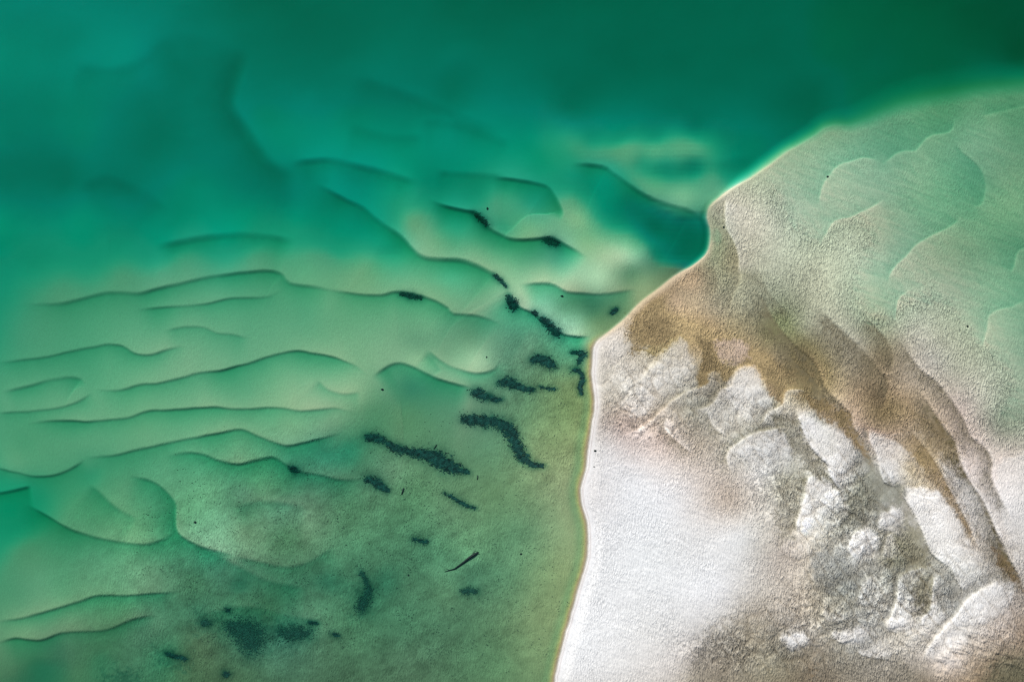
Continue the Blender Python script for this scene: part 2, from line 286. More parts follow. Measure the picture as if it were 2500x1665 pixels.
# (… , trough colour, strength, reach); dark bands paint ridge shade, others algae film
OL = (128, 124, 98); GR = (140, 138, 126); BR = (140, 120, 88); SHADE = (104, 97, 76); PG = (150, 150, 138)
LAND_CRESTS = [
 ('1830,690 1866,734 1892,780 1937,838 1983,877 2002,909 2022,954 2054,987 2080,1013 2084,1038 2112,1077 2132,1129 2145,1170 2155,1200', .12, 40, 34, 6, (SHADE, .62, 46)),
 ('1900,830 1940,880 1985,925 2010,965 2030,1005 2050,1030', .07, 26, 24, 5, (SHADE, .5, 26)),
 ('1990,740 2048,799 2099,844 2145,896 2170,928 2168,974 2150,1022', .10, 34, 34, 7, (SHADE, .55, 48)),
 ('2110,770 2145,805 2170,838 2181,877 2176,915', .08, 24, 24, 6, (SHADE, .5, 28)),
 ('2180,800 2215,860 2250,905 2290,935 2330,985 2358,1032 2371,1064 2410,1097 2423,1129 2420,1161 2436,1200 2462,1252 2476,1310', .09, 30, 20, 6, (SHADE, .55, 24)),
 ('2225,930 2268,987 2300,1038 2332,1077 2341,1116 2365,1168 2391,1207 2417,1259 2436,1304 2462,1356 2488,1408 2510,1470', .14, 26, 22, 5, (SHADE, .75, 32)),
 ('2205,1030 2235,1064 2268,1103 2300,1155 2314,1187 2339,1233 2358,1272 2384,1323 2400,1350', .12, 22, 22, 4, (BR, .65, 24)),
 ('1795,640 1806,660 1808,689 1790,728 1782,762', .06, 20, 24, 5, (SHADE, .3, 24)),
 ('1740,645 1752,690 1735,730', .04, 20, 20, 6, (SHADE, .3, 20)),
 ('1850,650 1870,700 1900,740 1935,770', .05, 30, 30, 7, (SHADE, .3, 30)),
 ('2333,280 2331,306 2319,323 2296,328 2273,333 2253,349 2236,369 2210,369 2187,378 2170,392 2148,406', .075, 40, 40, 4, None),
 ('2155,396 2124,388 2101,387 2078,395 2049,404 2032,421 2015,444 2006,464 2001,492 2006,510', .075, 40, 30, 4, None),
 ('2165,478 2135,501 2101,518 2072,533 2038,541 2023,561 2008,590 2000,612', .06, 40, 30, 4, None),
 ('2335,350 2350,372 2382,398 2399,424 2406,452 2404,481 2396,501 2366,511', .08, 40, 30, 6, None),
 ('2350,515 2339,539 2316,556 2287,570 2259,585 2233,602 2213,626 2193,643 2178,663 2172,683 2175,702', .07, 50, 35, 4, None),
 ('2230,700 2198,726 2192,743 2190,772 2193,795 2210,827 2224,858 2242,893 2262,915', .055, 50, 30, 4, None),
 ('2530,725 2500,735 2474,749 2431,761 2417,772 2413,801 2405,830 2396,880', .05, 40, 30, 5, None),
 ('2515,600 2500,606 2485,617 2477,649 2470,670', .06, 30, 30, 4, None),
 ('2520,255 2500,260 2445,272 2390,285', .05, 50, 30, 6, None),
 ('1962,660 1949,677 1934,706 1930,726 1938,742', .05, 30, 25, 5, None),
 ('1778,478 1771,490 1769,513 1769,536 1772,558 1784,578 1797,603 1803,640 1800,675', .08, 30, 24, 4, (OL, .25, 18)),
 ('1948,990 1946,1006 1955,1037 1966,1066 1986,1098 2015,1129 2021,1149 2034,1176 2060,1200', .12, 40, 24, 3, (OL, .35, 18)),
 ('2126,1035 2121,1052 2122,1075 2135,1100 2144,1129 2150,1164 2166,1182 2195,1188', .12, 30, 22, 4, (GR, .45, 18)),
 ('2225,1180 2204,1187 2200,1204 2216,1230 2233,1258 2247,1290 2259,1321 2270,1346 2302,1373 2326,1390', .14, 50, 24, 3, (GR, .45, 18)),
 ('1992,1160 1972,1166 1964,1210 1950,1255 1943,1287 1950,1310', .12, 40, 24, 4, (OL, .35, 16)),
 ('2120,1287 2108,1288 2089,1298 2075,1321 2072,1344 2086,1368', .13, 26, 18, 4, (GR, .4, 12)),
 ('2185,1226 2175,1230 2170,1246 2150,1247 2148,1262 2143,1283 2150,1295', .10, 26, 16, 4, (GR, .5, 12)),
 ('2182,1300 2167,1307 2158,1335 2153,1364', .10, 24, 16, 4, (GR, .4, 12)),
 ('2268,1383 2240,1387 2214,1393 2194,1410 2189,1439 2184,1473 2171,1503 2160,1520 2167,1536 2195,1543', .13, 26, 14, 3, (GR, .4, 12)),
 ('2280,1395 2276,1439 2268,1485 2247,1508 2246,1530', .11, 22, 14, 3, (OL, .45, 14)),
 ('2140,1400 2107,1416 2097,1452 2085,1475', .09, 30, 20, 4, (GR, .3, 12)),
 ('2450,1410 2431,1416 2388,1442 2353,1468 2330,1502 2296,1539 2267,1577 2247,1612', .13, 50, 18, 4, (GR, .4, 14)),
 ('2318,1375 2330,1410 2352,1445', .09, 24, 20, 5, (GR, .4, 14)),
 ('2012,1470 2009,1490 2023,1519 2070,1512', .07, 24, 20, 5, (GR, .25, 14)),
 ('2035,1535 2029,1548 2049,1568 2085,1560', .11, 24, 16, 3, (GR, .4, 10)),
 ('1915,1535 1903,1557 1917,1579 1945,1590', .11, 24, 16, 3, (GR, .4, 10)),
 ('2105,1575 2095,1592 2120,1602 2180,1610', .08, 24, 16, 3, (GR, .4, 10)),
 ('1660,805 1650,818 1635,835 1624,852 1601,869 1587,892 1572,915 1561,927 1530,942', .11, 34, 14, 3, None),
 ('1600,852 1584,855 1561,857 1538,866 1515,881 1495,898 1462,910', .08, 34, 14, 3, None),
 ('1760,908 1735,908 1727,914 1727,935 1704,947 1681,953 1658,967 1635,981 1612,1004 1584,1030 1561,1047 1520,1066', .11, 34, 20, 3, (OL, .2, 14)),
 ('1845,890 1822,893 1802,900 1791,918 1787,941 1759,950 1749,970 1733,990 1690,1000', .11, 34, 18, 3, (OL, .25, 12)),
 ('1970,952 1942,949 1918,953 1914,973 1905,990 1874,1004 1865,1024 1850,1044', .11, 34, 18, 3, (OL, .3, 14)),
 ('1935,1042 1917,1043 1859,1053 1825,1064 1799,1082 1777,1102 1773,1128 1790,1160', .09, 34, 18, 3, (OL, .3, 14)),
 ('1755,815 1744,829 1740,843 1749,864 1757,884 1775,900', .08, 26, 14, 4, None),
 ('1630,1010 1620,1040 1650,1075 1690,1110', .04, 20, 20, 5, (OL, .25, 12)),
 ('1725,1000 1740,1040 1770,1065', .05, 24, 20, 5, (OL, .25, 12)),
]
CUR = [True]
def add_crest(txt, h, wh, wlo, s, film=None, gain=1.0):
    q = smooth(F(txt)); js, isl = crop(q, 7.0 * max(wh, wlo))
    x = (CX + 0.45 * WX)[js, isl]; y = (CY + 0.45 * WY)[js, isl]
    sd, t = sdist(q, x, y); s = s * (0.85 if CUR[0] else (1.0 if film else .55))
    tp = sst(0, .16, t) * sst(0, .16, 1 - t) * sst(6.5, 3.0, np.abs(sd) / max(wh, wlo))
    mod = 1 + 0.35 * vnoise(t * len(q) / 7.0, t * 0 + h * 100, 11)
    top = .12 if CUR[0] else .35; hi = top * np.exp(-np.maximum(sd, 0) / wh); lo = (top - 1) * np.exp(np.minimum(sd, 0) / (wlo * (1.6 if CUR[0] else 1.1)))
    m = sst(-s * 1.5, s * 0.7, sd)
    Z[js, isl] += gain * h * tp * mod * (lo * (1 - m) + hi * m)
    if not CUR[0]:                              # sunlit face of the brink, painted as a paler line
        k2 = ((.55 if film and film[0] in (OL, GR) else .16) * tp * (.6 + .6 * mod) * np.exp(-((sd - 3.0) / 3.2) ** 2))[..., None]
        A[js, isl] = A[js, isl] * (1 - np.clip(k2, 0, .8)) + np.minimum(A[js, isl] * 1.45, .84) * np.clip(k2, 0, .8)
    if not film:                                # slip-face shade painted into the colour below the crest
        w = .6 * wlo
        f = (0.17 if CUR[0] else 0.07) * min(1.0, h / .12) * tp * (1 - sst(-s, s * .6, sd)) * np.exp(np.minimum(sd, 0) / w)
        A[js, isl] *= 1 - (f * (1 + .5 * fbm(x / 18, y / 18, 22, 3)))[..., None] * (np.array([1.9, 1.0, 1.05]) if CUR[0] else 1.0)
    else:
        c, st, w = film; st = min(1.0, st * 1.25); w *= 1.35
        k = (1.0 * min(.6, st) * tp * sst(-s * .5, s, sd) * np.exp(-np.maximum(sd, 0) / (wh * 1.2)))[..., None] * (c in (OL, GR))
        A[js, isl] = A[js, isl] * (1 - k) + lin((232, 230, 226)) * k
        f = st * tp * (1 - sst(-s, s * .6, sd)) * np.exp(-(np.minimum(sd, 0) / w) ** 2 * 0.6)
        f = np.clip(f * (1 + (.4 if c in (SHADE, BR) else 1.1) * fbm(x / 10, y / 10, 21, 3, .7)), 0, 1)[..., None]
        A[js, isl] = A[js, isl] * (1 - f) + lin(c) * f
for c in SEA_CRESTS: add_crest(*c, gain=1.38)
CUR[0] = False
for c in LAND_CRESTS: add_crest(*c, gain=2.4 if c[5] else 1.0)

# ------------------------------------------------------------------ ochre pools of algae between the lobes (polygons, soft ragged rims)
def inside(poly, x, y):
    r = np.zeros(x.shape, bool); n = len(poly); j = n - 1
    for i in range(n):
        xi, yi = poly[i]; xj, yj = poly[j]
        r ^= ((yi > y) != (yj > y)) & (x < (xj - xi) * (y - yi) / (yj - yi + 1e-9) + xi); j = i
    return r
def patch(txt, col, st, w, dz=0.0, rough=10.0, fine_=1.3, fade=0.0):
    p = F(txt); q = np.array(p + [p[0]]); js, isl = crop(q, 4 * w + 20)
    x = CX[js, isl]; y = CY[js, isl]
    x2 = x + rough * fbm(x / 22, y / 22, 31, 4, .65); y2 = y + rough * fbm(x / 22, y / 22, 37, 4, .65)
    d = np.abs(sdist(q, x2, y2)[0]); ins = inside(p, x2, y2)
    sd = np.where(ins, d, -d)
    f = st * sst(-w, w, sd + w * fine_ * fbm(x / 6, y / 6, 43, 2, .7)) * (1 + .25 * fbm(x / 30, y / 30, 47, 4, .7)); f = np.clip(f, 0, 1)
    if fade:                                      # tongues stand proud at their head and sink into the flat behind
        al_ = q @ np.array([.55, .83]); t_ = (x * .55 + y * .83 - al_.min()) / (al_.max() - al_.min()); f = f * (1 - fade * sst(.35, 1.0, t_))
    f3 = f[..., None]; A[js, isl] = A[js, isl] * (1 - f3) + lin(col) * f3
    Z[js, isl] += dz * f
patch('1538,762 1600,765 1635,786 1650,812 1626,847 1600,864 1584,853 1549,861 1533,829', (143, 122, 80), .75, 14, -.03)
patch('1635,830 1650,820 1624,852 1598,866 1560,858 1590,845', (150, 134, 84), .7, 5, -.01)
patch('1700,825 1744,838 1756,884 1773,899 1793,899 1787,938 1770,930 1756,908 1732,910 1725,935 1704,944 1698,912 1716,872', (138, 118, 74), .8, 5, -.03, 7)
patch('1840,889 1888,901 1917,950 1914,975 1899,988 1882,970 1862,930', (146, 121, 84), .7, 8, -.03)
patch('1940,955 2000,975 2080,1010 2084,1042 2113,1098 2122,1128 2084,1092 2055,1049 2010,1025', (138, 114, 76), .75, 10, -.03)
patch('2180,1045 2244,1078 2287,1143 2312,1186 2345,1247 2366,1278 2378,1308 2340,1272 2290,1215 2258,1180 2210,1110', (146, 124, 90), .35, 9, -.02)
patch('2230,1010 2300,1030 2332,1085 2340,1122 2300,1110 2262,1075', (124, 108, 76), .5, 14, 0)
patch('2425,1335 2455,1360 2482,1408 2494,1440 2462,1412 2435,1372', (116, 92, 58), .7, 7, -.02)
patch('1745,830 1800,825 1830,848 1828,876 1790,890 1762,878 1745,850', (204, 182, 166), .6, 7, .03)
patch('1812,875 1840,850 1832,885 1800,905', (138, 112, 76), .4, 6)
patch('1540,1010 1560,970 1590,975 1585,1010 1560,1020', (226, 222, 214), .5, 8)
patch('1735,1535 1830,1500 1990,1560 2000,1700 1650,1700', (150, 143, 126), .45, 20)
patch('2420,1610 2520,1590 2520,1690 2400,1690', (92, 96, 76), .5, 22, -.04)
# dark beds in the bottom left of the lagoon floor
for t, st in (('540,1510 640,1495 690,1530 660,1590 610,1600 560,1560', .3), ('690,1520 760,1520 770,1560 710,1580', .3), ('860,1440 905,1420 905,1490 870,1510', .35), ('480,1505 520,1505 525,1530 480,1535', .35), ('380,1590 450,1600 455,1625 390,1620', .45), ('260,1650 330,1640 350,1690 240,1690', .5)):
    patch(t, (60, 92, 78), st, 24, -.05, 26)

TR = ((140, 136, 118), (138, 138, 125), (140, 138, 123), (142, 138, 117), (148, 148, 140), (134, 129, 109), (150, 150, 141), (162, 157, 140), (156, 157, 151), (163, 158, 140), (148, 141, 125))
for (t, st), c_ in zip((('1880,1010 1950,1020 1966,1075 2010,1130 2020,1165 1975,1160 1940,1110 1900,1060', .6), ('2084,1098 2125,1130 2150,1170 2200,1190 2212,1240 2180,1225 2150,1240 2130,1250 2105,1200 2085,1150', .65),
    ('2060,1200 2110,1230 2110,1285 2085,1290 2060,1260', .55), ('2200,1250 2240,1300 2262,1350 2262,1385 2215,1390 2205,1330', .65), ('2110,1370 2150,1370 2185,1400 2150,1400 2110,1410 2095,1440', .5),
    ('2240,1400 2276,1410 2270,1480 2245,1500 2230,1440', .65), ('2285,1400 2330,1400 2345,1450 2320,1500 2285,1490', .5), ('1905,1180 1950,1180 1955,1230 1940,1300 1905,1330 1890,1260', .5),
    ('2000,1330 2070,1360 2080,1400 2030,1450 1985,1420 1980,1350', .5), ('2020,1450 2080,1450 2075,1490 2025,1500', .4), ('1990,1590 2100,1600 2200,1600 2230,1640 2240,1700 1990,1700', .5)), TR):
    patch(t, c_, min(.85, st * 1.25), 10, -.04, 18)
for t, st, c_ in (('1957,1008 2010,1040 2060,1056 2100,1110 2120,1150 2075,1175 2035,1160 2020,1125 1985,1090', .5, 228), ('2206,1192 2285,1195 2335,1260 2366,1320 2395,1368 2325,1383 2268,1338 2230,1250', .7, 234),
    ('1975,1170 2010,1170 2060,1215 2076,1255 2040,1290 1990,1308 1955,1300 1951,1250', .7, 231), ('2082,1320 2115,1293 2143,1310 2148,1348 2112,1366 2087,1362', .7, 228), ('2152,1253 2200,1242 2213,1290 2190,1306 2150,1283', .6, 224),
    ('2033,1552 2090,1530 2128,1543 2100,1576 2057,1566', .8, 230), ('2165,1514 2240,1508 2228,1542 2172,1538', .8, 228), ('1906,1552 1960,1544 1990,1573 1930,1586', .75, 226),
    ('2432,1422 2476,1422 2466,1478 2400,1536 2300,1616 2256,1602 2300,1540 2352,1472', .6, 226), ('1802,906 1838,896 1878,968 1886,998 1850,1036 1802,1008 1766,958', .55, 214),
    ('1868,1062 1908,1052 1932,1100 1926,1156 1880,1166 1812,1126 1796,1096 1830,1068', .6, 216), ('1655,826 1688,862 1698,945 1640,968 1600,1000 1556,985 1566,930 1610,876', .45, 214),
    ('2128,1056 2190,1080 2240,1130 2270,1180 2190,1178 2152,1150 2130,1090', .4, 220), ('2380,1195 2425,1290 2440,1340 2400,1330 2375,1280 2330,1190 2290,1120', .45, 214), ('2430,1135 2500,1100 2540,1420 2490,1400 2460,1320 2440,1225', .45, 214)):
    patch(t, (c_, c_ - 2, c_ - 6), min(.85, st * 1.05), 8, .10, 11, .45, .7)

# ------------------------------------------------------------------ beach: bands of wet and dry sand parallel to the waterline
s = bd; bmask = sst(800, 850, PY_) * (np.abs(s) < 70)
jit = 2.6 * fbm(CX / 45, CY / 45, 41, 4, .6)
prof_s = [-60, -34, -22, -13, -9.5, -5.5, -2.5, 0, 2.2, 4.4, 6.5, 9, 14, 24]
prof_c = [None, None, (148, 160, 112), (186, 170, 108), (184, 152, 114), (166, 142, 124), (214, 204, 198), (246, 245, 245), (196, 187, 184), (226, 222, 220), (238, 238, 238), (236, 236, 236), (236, 236, 237), None]
strength = [0, 0, .40, .75, .85, .85, .85, .8, .7, .6, .5, .25, .1, 0]
cl = np.array([lin(c) if c else (0, 0, 0) for c in prof_c]); 
for k in (0, 1): cl[k] = lin((140, 165, 122))
cl[-1] = lin((235, 235, 236))
sj = s + jit
bc = np.stack([np.interp(sj, prof_s, cl[:, i]) for i in range(3)], -1)
bs = (np.interp(sj, prof_s, strength) * bmask)[..., None]
A = A * (1 - bs) + bc * bs
zb = np.interp(sj, [-70, -30, -14, -6, 0, 4, 8, 14, 40], [-.20, -.12, -.06, -.03, .005, .03, .05, .08, .22])
zs = bmask * sst(-45, -12, s) * (1 - sst(14, 40, s))
Z = Z * (1 - zs) + zb * zs
m5 = (.35 * pool * sst(470, 520, PY_) * np.exp(-((s + 6) / 9.0) ** 2) * (CX > 1600))[..., None]; A = A * (1 - m5 * np.array([1, .9, 1.1]))
# the tan rim from the spit's point to the pool
m2 = sst(860, 800, PY_) * sst(520, 600, PY_) * np.exp(-(s / 11.0) ** 2) * (CX < 1760)
m2 = (0.6 * m2 * sst(-9, -2, s))[..., None]; A = A * (1 - m2) + lin((202, 186, 160)) * m2
# bright lip along the drop-off
m3 = sst(540, 500, PY_) * np.exp(-((s - 1) / 4.0) ** 2) * sst(2150, 1950, CX)
Z = Z + 0.05 * m3 * (1 - mb * 0) 
m4 = sst(540, 480, PY_) * np.exp(-((s + 9) / 12.0) ** 2) * np.exp(-((CX - 1830) / 140.0) ** 2)
A = A + (np.array([.14, .11, .03]) * 0.75) * m4[..., None]; Z = Z + 0.06 * m4

# ------------------------------------------------------------------ relief of every size
landm = sst(-10, 20, bd)
deep = sst(-0.25, -0.8, Z)
depth_damp = 1 - 0.92 * deep
crk = sst(1.0, 0.15, np.hypot((CX - 2430) / 330, (CY - 1600) / 130)) + 0.6 * sst(1.0, .2, np.hypot((CX - 2080) / 260, (CY - 1600) / 110)) + .5 * sst(1.0, .2, np.hypot((CX - 2230) / 130, (CY - 1480) / 100))
crk = np.clip(crk, 0, 1) * landm
crumb = 0
for (x0, y0, rx, ry, st) in ((1600, 1040, 140, 60, .8), (1880, 1200, 80, 110, .8), (1800, 1590, 200, 70, 1), (2080, 1250, 90, 130, .9), (2150, 1330, 90, 90, .8), (2000, 1500, 110, 110, .9), (1540, 980, 70, 60, .7), (2150, 1450, 180, 90, .8), (1680, 770, 80, 50, .4), (2180, 920, 50, 50, .5)):
    crumb = np.maximum(crumb, st * sst(1.1, .3, np.hypot((CX - x0) / rx, (CY - y0) / ry)))
crumb = crumb * landm
n1 = fbm(CX / 46, CY / 46, 51, 5, .55)
n2 = fbm((CX * .8 + CY * .6) / 12, (CY * .8 - CX * .6) / 7, 61, 3, .6)
blob = fbm(CX / 9.5, CY / 9.5, 71, 3, .65) + .35 * n1; blob = sst(.0, .28, blob)
crkn = fbm((CX * .96 + CY * .28) / 46 + .5 * n1, (CY * .96 - CX * .28) / 11, 81, 4, .6)
terr = crkn * 4; terr = (np.floor(terr) + sst(.72, 1, terr - np.floor(terr))) / 4; terr = np.maximum(terr + .3, 0) * sst(-.35, .25, fbm(CX / 55, CY / 40, 83, 4, .6))
Z = Z + .07 * deep * fbm(CX / 170, CY / 120, 161, 4, .5)
dry = sst(-.06, .01, Z) * landm
Z = Z + n1 * (.005 + .02 * dry) * depth_damp + n2 * (.003 + .010 * dry) * depth_damp
Z = Z + crumb * .07 * (blob - .5)
Z = Z + crk * .34 * terr
# small tongues of sand between the big lobes, all creeping the same way
def cells(x, y, sx, sy, seed):
    u = (x * .62 + y * .78) / sx; v_ = (y * .62 - x * .78) / sy; iu = np.floor(u); iv = np.floor(v_)
    b1 = np.full(x.shape, 9.0); b2 = np.full(x.shape, 9.0); hh = np.zeros(x.shape); du = np.zeros(x.shape)
    for a in (-1, 0, 1):
        for b in (-1, 0, 1):
            px_ = iu + a + .15 + .7 * hsh(iu + a, iv + b, seed); py_ = iv + b + .15 + .7 * hsh(iu + a, iv + b, seed + 1)
            d = (px_ - u) ** 2 + (py_ - v_) ** 2; c = d < b1
            b2 = np.where(c, b1, np.minimum(b2, d)); hh = np.where(c, hsh(iu + a, iv + b, seed + 2), hh); du = np.where(c, u - px_, du); b1 = np.where(c, d, b1)
    return np.sqrt(b1), np.sqrt(b2), hh, du
zone = 0
for (x0, y0, rx, ry, st) in ((1620, 960, 190, 130, .8), (1850, 1040, 150, 120, .8), (2050, 1250, 190, 190, 1), (2160, 1450, 260, 160, 1), (1900, 1560, 240, 110, .8), (2400, 1400, 130, 170, .6), (2250, 1150, 200, 140, .5), (2380, 1560, 160, 110, .7)):
    zone = np.maximum(zone, st * sst(1.15, .5, np.hypot((CX - x0) / rx, (CY - y0) / ry)))
zone = zone * landm * (1 - sst(.85, .35, np.hypot((CX - 1620) / 260, (CY - 1400) / 330)))
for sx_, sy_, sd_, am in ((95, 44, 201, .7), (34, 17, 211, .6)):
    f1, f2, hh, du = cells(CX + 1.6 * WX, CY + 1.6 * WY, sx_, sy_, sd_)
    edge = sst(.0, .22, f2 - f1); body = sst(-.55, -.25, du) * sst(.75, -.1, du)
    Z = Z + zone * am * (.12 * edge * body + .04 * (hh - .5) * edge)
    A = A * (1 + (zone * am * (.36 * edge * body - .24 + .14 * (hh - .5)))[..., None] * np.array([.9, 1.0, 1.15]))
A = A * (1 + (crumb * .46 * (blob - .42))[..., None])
A = A * (1 - (crk * .40 * sst(.35, .0, np.abs(crkn * 4 - np.round(crkn * 4))) * sst(.1, -.3, fbm(CX / 30, CY / 30, 91, 3)))[..., None])
big = fbm(CX / 130, CY / 130, 101, 5, .6); A = A * (1 + 0.05 * big[..., None])
fl = fbm(CX / 26, CY / 26, 111, 4, .7)                     # mottled film of algae on the lagoon floor
film = sst(1.15, .5, np.hypot((CX - 800) / 700, (CY - 1480) / 480)) * (1 - landm)
film2 = np.clip(film + sst(1.1, .4, np.hypot((CX - 1330) / 160, (CY - 1000) / 300)) * (1 - landm), 0, 1)
A = A * (1 + (film2 * (.32 * fl + .22 * fbm((CX * .9 - CY * .43) / 60, (CY * .9 + CX * .43) / 16, 113, 4, .6)))[..., None])
streak = fbm((CX * .94 - CY * .34) / 70, (CY * .94 + CX * .34) / 9, 121, 3, .6)
A = A * (1 + (landm * .05 * streak)[..., None])
plain = sst(1.15, .6, np.hypot((CX - 1590) / 300, (CY - 1400) / 360)) * landm
Z = Z + plain * .022 * fbm((CX * .93 + CY * .36) / 26, (CY * .93 - CX * .36) / 5.5, 125, 2, .5)
hatch = fbm((CX * .94 + CY * .34) / 60, (CY * .94 - CX * .34) / 7, 123, 3, .6) + .6 * fbm((CX * .5 + CY * .87) / 50, (CY * .5 - CX * .87) / 9, 127, 3, .6)
Z = Z + landm * .018 * hatch; A = A * (1 + (landm * .05 * hatch)[..., None])
A = np.clip(A, 0.012, 0.88)
lim = np.stack([np.minimum(A[..., 0], A[..., 1] * 1.32), A[..., 1], np.maximum(A[..., 2], A[..., 1] * .52)], -1)     # ochre, never orange
A = A * (1 - landm[..., None]) + lim * landm[..., None]
WEEDS = [
 (('blocky dark weed clump tucked under the pale ridge above the spit', '1243,727,7 1252,742,11 1256,750,9'), (2.0, 0)),
 (('tiny round dark weed tuft between two bigger clumps beside the pale ridge', '1300,762,4 1311,766,4'), (2.0, 0)),
 (('slanting chain of dark weed running down the pale ridge toward the beach', '1322,779,6 1337,790,8 1350,803,9 1361,815,8'), (2.0, 0)),
 (('crescent-shaped dark weed patch just left of the sand spit', '1300,880,6 1315,876,9 1335,881,10 1350,892,8'), (2.0, 0)),
 (('ragged T-shaped weed at the foot of the spit beside the beach', '1397,861,3 1412,860,5 1424,864,7 1416,878,5 1411,888,4'), (1.7, 0)),
 (('thin hooked weed strand hugging the beach below the T-shaped weed', '1398,905,5 1408,903,4 1420,912,3 1423,928,4 1416,945,4 1420,962,3'), (2.4, 0)),
 (('comma-shaped dark weed with a tail pointing right, below the crescent weed', '1222,933,9 1242,932,10 1262,943,7 1285,950,6 1302,951,4'), (2.0, 0)),
 (('faint thin trail of weed right of the comma-shaped weed', '1318,944,2 1340,948,4 1356,950,3'), (.8, 0)),
 (('oval dark weed clump above the big weed arch', '1158,956,8 1170,962,11 1184,969,9'), (1.8, 0)),
 (('small loose weed scrap at the right end of the oval clump', '1196,971,5 1212,976,5 1222,974,4'), (1.1, 0)),
 (('long arching dark weed bed like a boomerang, ending in a sparse tail', '1131,1024,7 1150,1024,12 1187,1027,13 1216,1032,12 1240,1045,13 1253,1068,12 1263,1095,11 1277,1118,11 1299,1134,7 1325,1138,3'), (1.5, 0)),
 (('round dark weed clump at the upper end of the long slanting bed', '897,1068,8 915,1070,10 934,1072,6'), (1.3, 0)),
 (('longest slanting dark weed bed, thick in its middle', '945,1083,6 972,1097,10 1001,1103,8 1030,1108,10 1053,1114,15 1075,1126,17 1095,1138,15 1116,1146,9 1144,1154,3'), (1.5, 0)),
 (('short dark weed bed below the long slanting bed', '897,1171,8 915,1177,10 932,1189,8 948,1198,4'), (1.3, 0)),
 (('sparse thin weed streak on bright sand right of the short bed', '1084,1204,2 1105,1214,4 1125,1227,5 1140,1235,4 1160,1241,2'), (.9, 0)),
 (('dark weed knot at the tip of a sand ridge left of the long bed', '708,1140,4 722,1150,8'), (1.2, 0)),
 (('triangular dark weed patch in the lower middle of the lagoon', '880,1397,5 888,1406,4 901,1440,7 888,1465,13 880,1487,10'), (0.88, 1)),
 (('widest cloudy dark green weed bed near the bottom left', '560,1525,14 590,1535,24 615,1548,30 612,1578,20'), (0.72, 1)),
 (('cloudy weed bed right beside the widest bed', '690,1545,20 720,1547,20 748,1545,14'), (0.56, 1)),
 (('faint weed smudge on the left edge of the widest bed', '494,1520,6 506,1522,6'), (2.4, 1)),
 (('small round weed tuft above the widest bed', '555,1489,5'), (1.3, 0)),
 (('slim dark weed streak near the bottom left of the picture', '404,1596,3 430,1602,5 452,1608,4'), (1.4, 0)),
 (('black weed tuft at the bottom edge below the widest bed', '548,1644,6 556,1645,5'), (1.6, 0)),
 (('short dark weed dash at the right of the cloudy beds', '755,1520,3 775,1522,3'), (1.4, 0)),
 (('loose weed scraps lower right of the cloudy beds', '812,1547,4 825,1551,4'), (.9, 0)),
 (('bluish weed smudge under the sunken log', '1128,1444,6 1145,1442,8 1162,1444,6'), (0.80, 1)),
 (('sparse weed speckles above and left of the sunken log', '1008,1316,4 1025,1320,5 1042,1323,4'), (.8, 0)),
 (('small dark weed clump in the grey hollow beside the spit', '1493,765,3 1500,759,5 1506,755,3'), (1.6, 0)),
 (('dark weed lying in the narrow trough left of the round pool', '1160,521,4 1175,533,8 1188,547,6'), (1.28, 1)),
 (('dark weed lying in the trough below the round pool', '1335,588,6 1348,590,9 1360,596,6'), (1.12, 1)),
 (('thin dark weed line along the ridge left of the blocky clump', '1207,672,3 1220,683,4 1236,700,2'), (1.2, 0)),
 (('dark weed smear under the crest of the middle sand wave', '978,717,3 1000,723,6 1028,727,4'), (1.12, 1)),
]
for (lab_, sp__), (dn_, pale_) in WEEDS:
    q_ = np.array([[float(v) for v in p.split(',')] for p in sp__.split()]); 
    if len(q_) < 2: q_ = np.vstack([q_, q_ + [2, 0, 0]])
    rr_ = q_[:, 2]; js_, is_ = crop(q_[:, :2], 3 * rr_.max() + 10); x_ = CX[js_, is_]; y_ = CY[js_, is_]
    sd_, t_ = sdist(q_[:, :2], x_ + .6 * WY[js_, is_], y_); rad_ = np.interp(t_, np.linspace(0, 1, len(rr_)), rr_) * 1.7 + 5
    f_ = (.78 if dn_ > 1 else .6) * np.exp(-(np.abs(sd_) / rad_) ** 2 * 1.1) * (1 + .5 * fbm(x_ / 12, y_ / 12, 171, 3, .6))
    A[js_, is_] *= 1 - np.clip(f_, 0, .9)[..., None] * np.array([1.0, .72, .68])
# the floor goes on plainly outside the frame
far = sst(0, 4000, np.maximum(np.maximum(-PX, PX - 2500), np.maximum(-PY, PY - 1665)))
Z = Z * (1 - far) + far * (-0.9)
ripple = np.clip((0.15 + (.17 + .56 * dry) * landm) * (1 - .88 * sst(-.12, -.62, Z)) + .30 * crumb + .30 * film2, 0, 1.2)
lowr = np.exp(-np.hypot((CX - 1600) / 230, (CY - 1420) / 260) ** 2) * 0.12
ripple = ripple * (1 - lowr) * (1 - far) * (1 - .8 * np.exp(-((s - 5) / 8.0) ** 2) * bmask)
speck = np.clip(film2, 0, 1) * (1 - far)
ripple = ripple * (1 + .55 * fbm(CX / 70, CY / 70, 181, 4, .6)) * (1 - dry * (1 - (.55 + .55 * sst(.74, .38, A[..., 1]))))

Z = np.where((L[..., 0] > .03) & (bd > 14) & (far < .001), .006 + .022 * np.logaddexp(0, (Z - .006) / .022), Z)
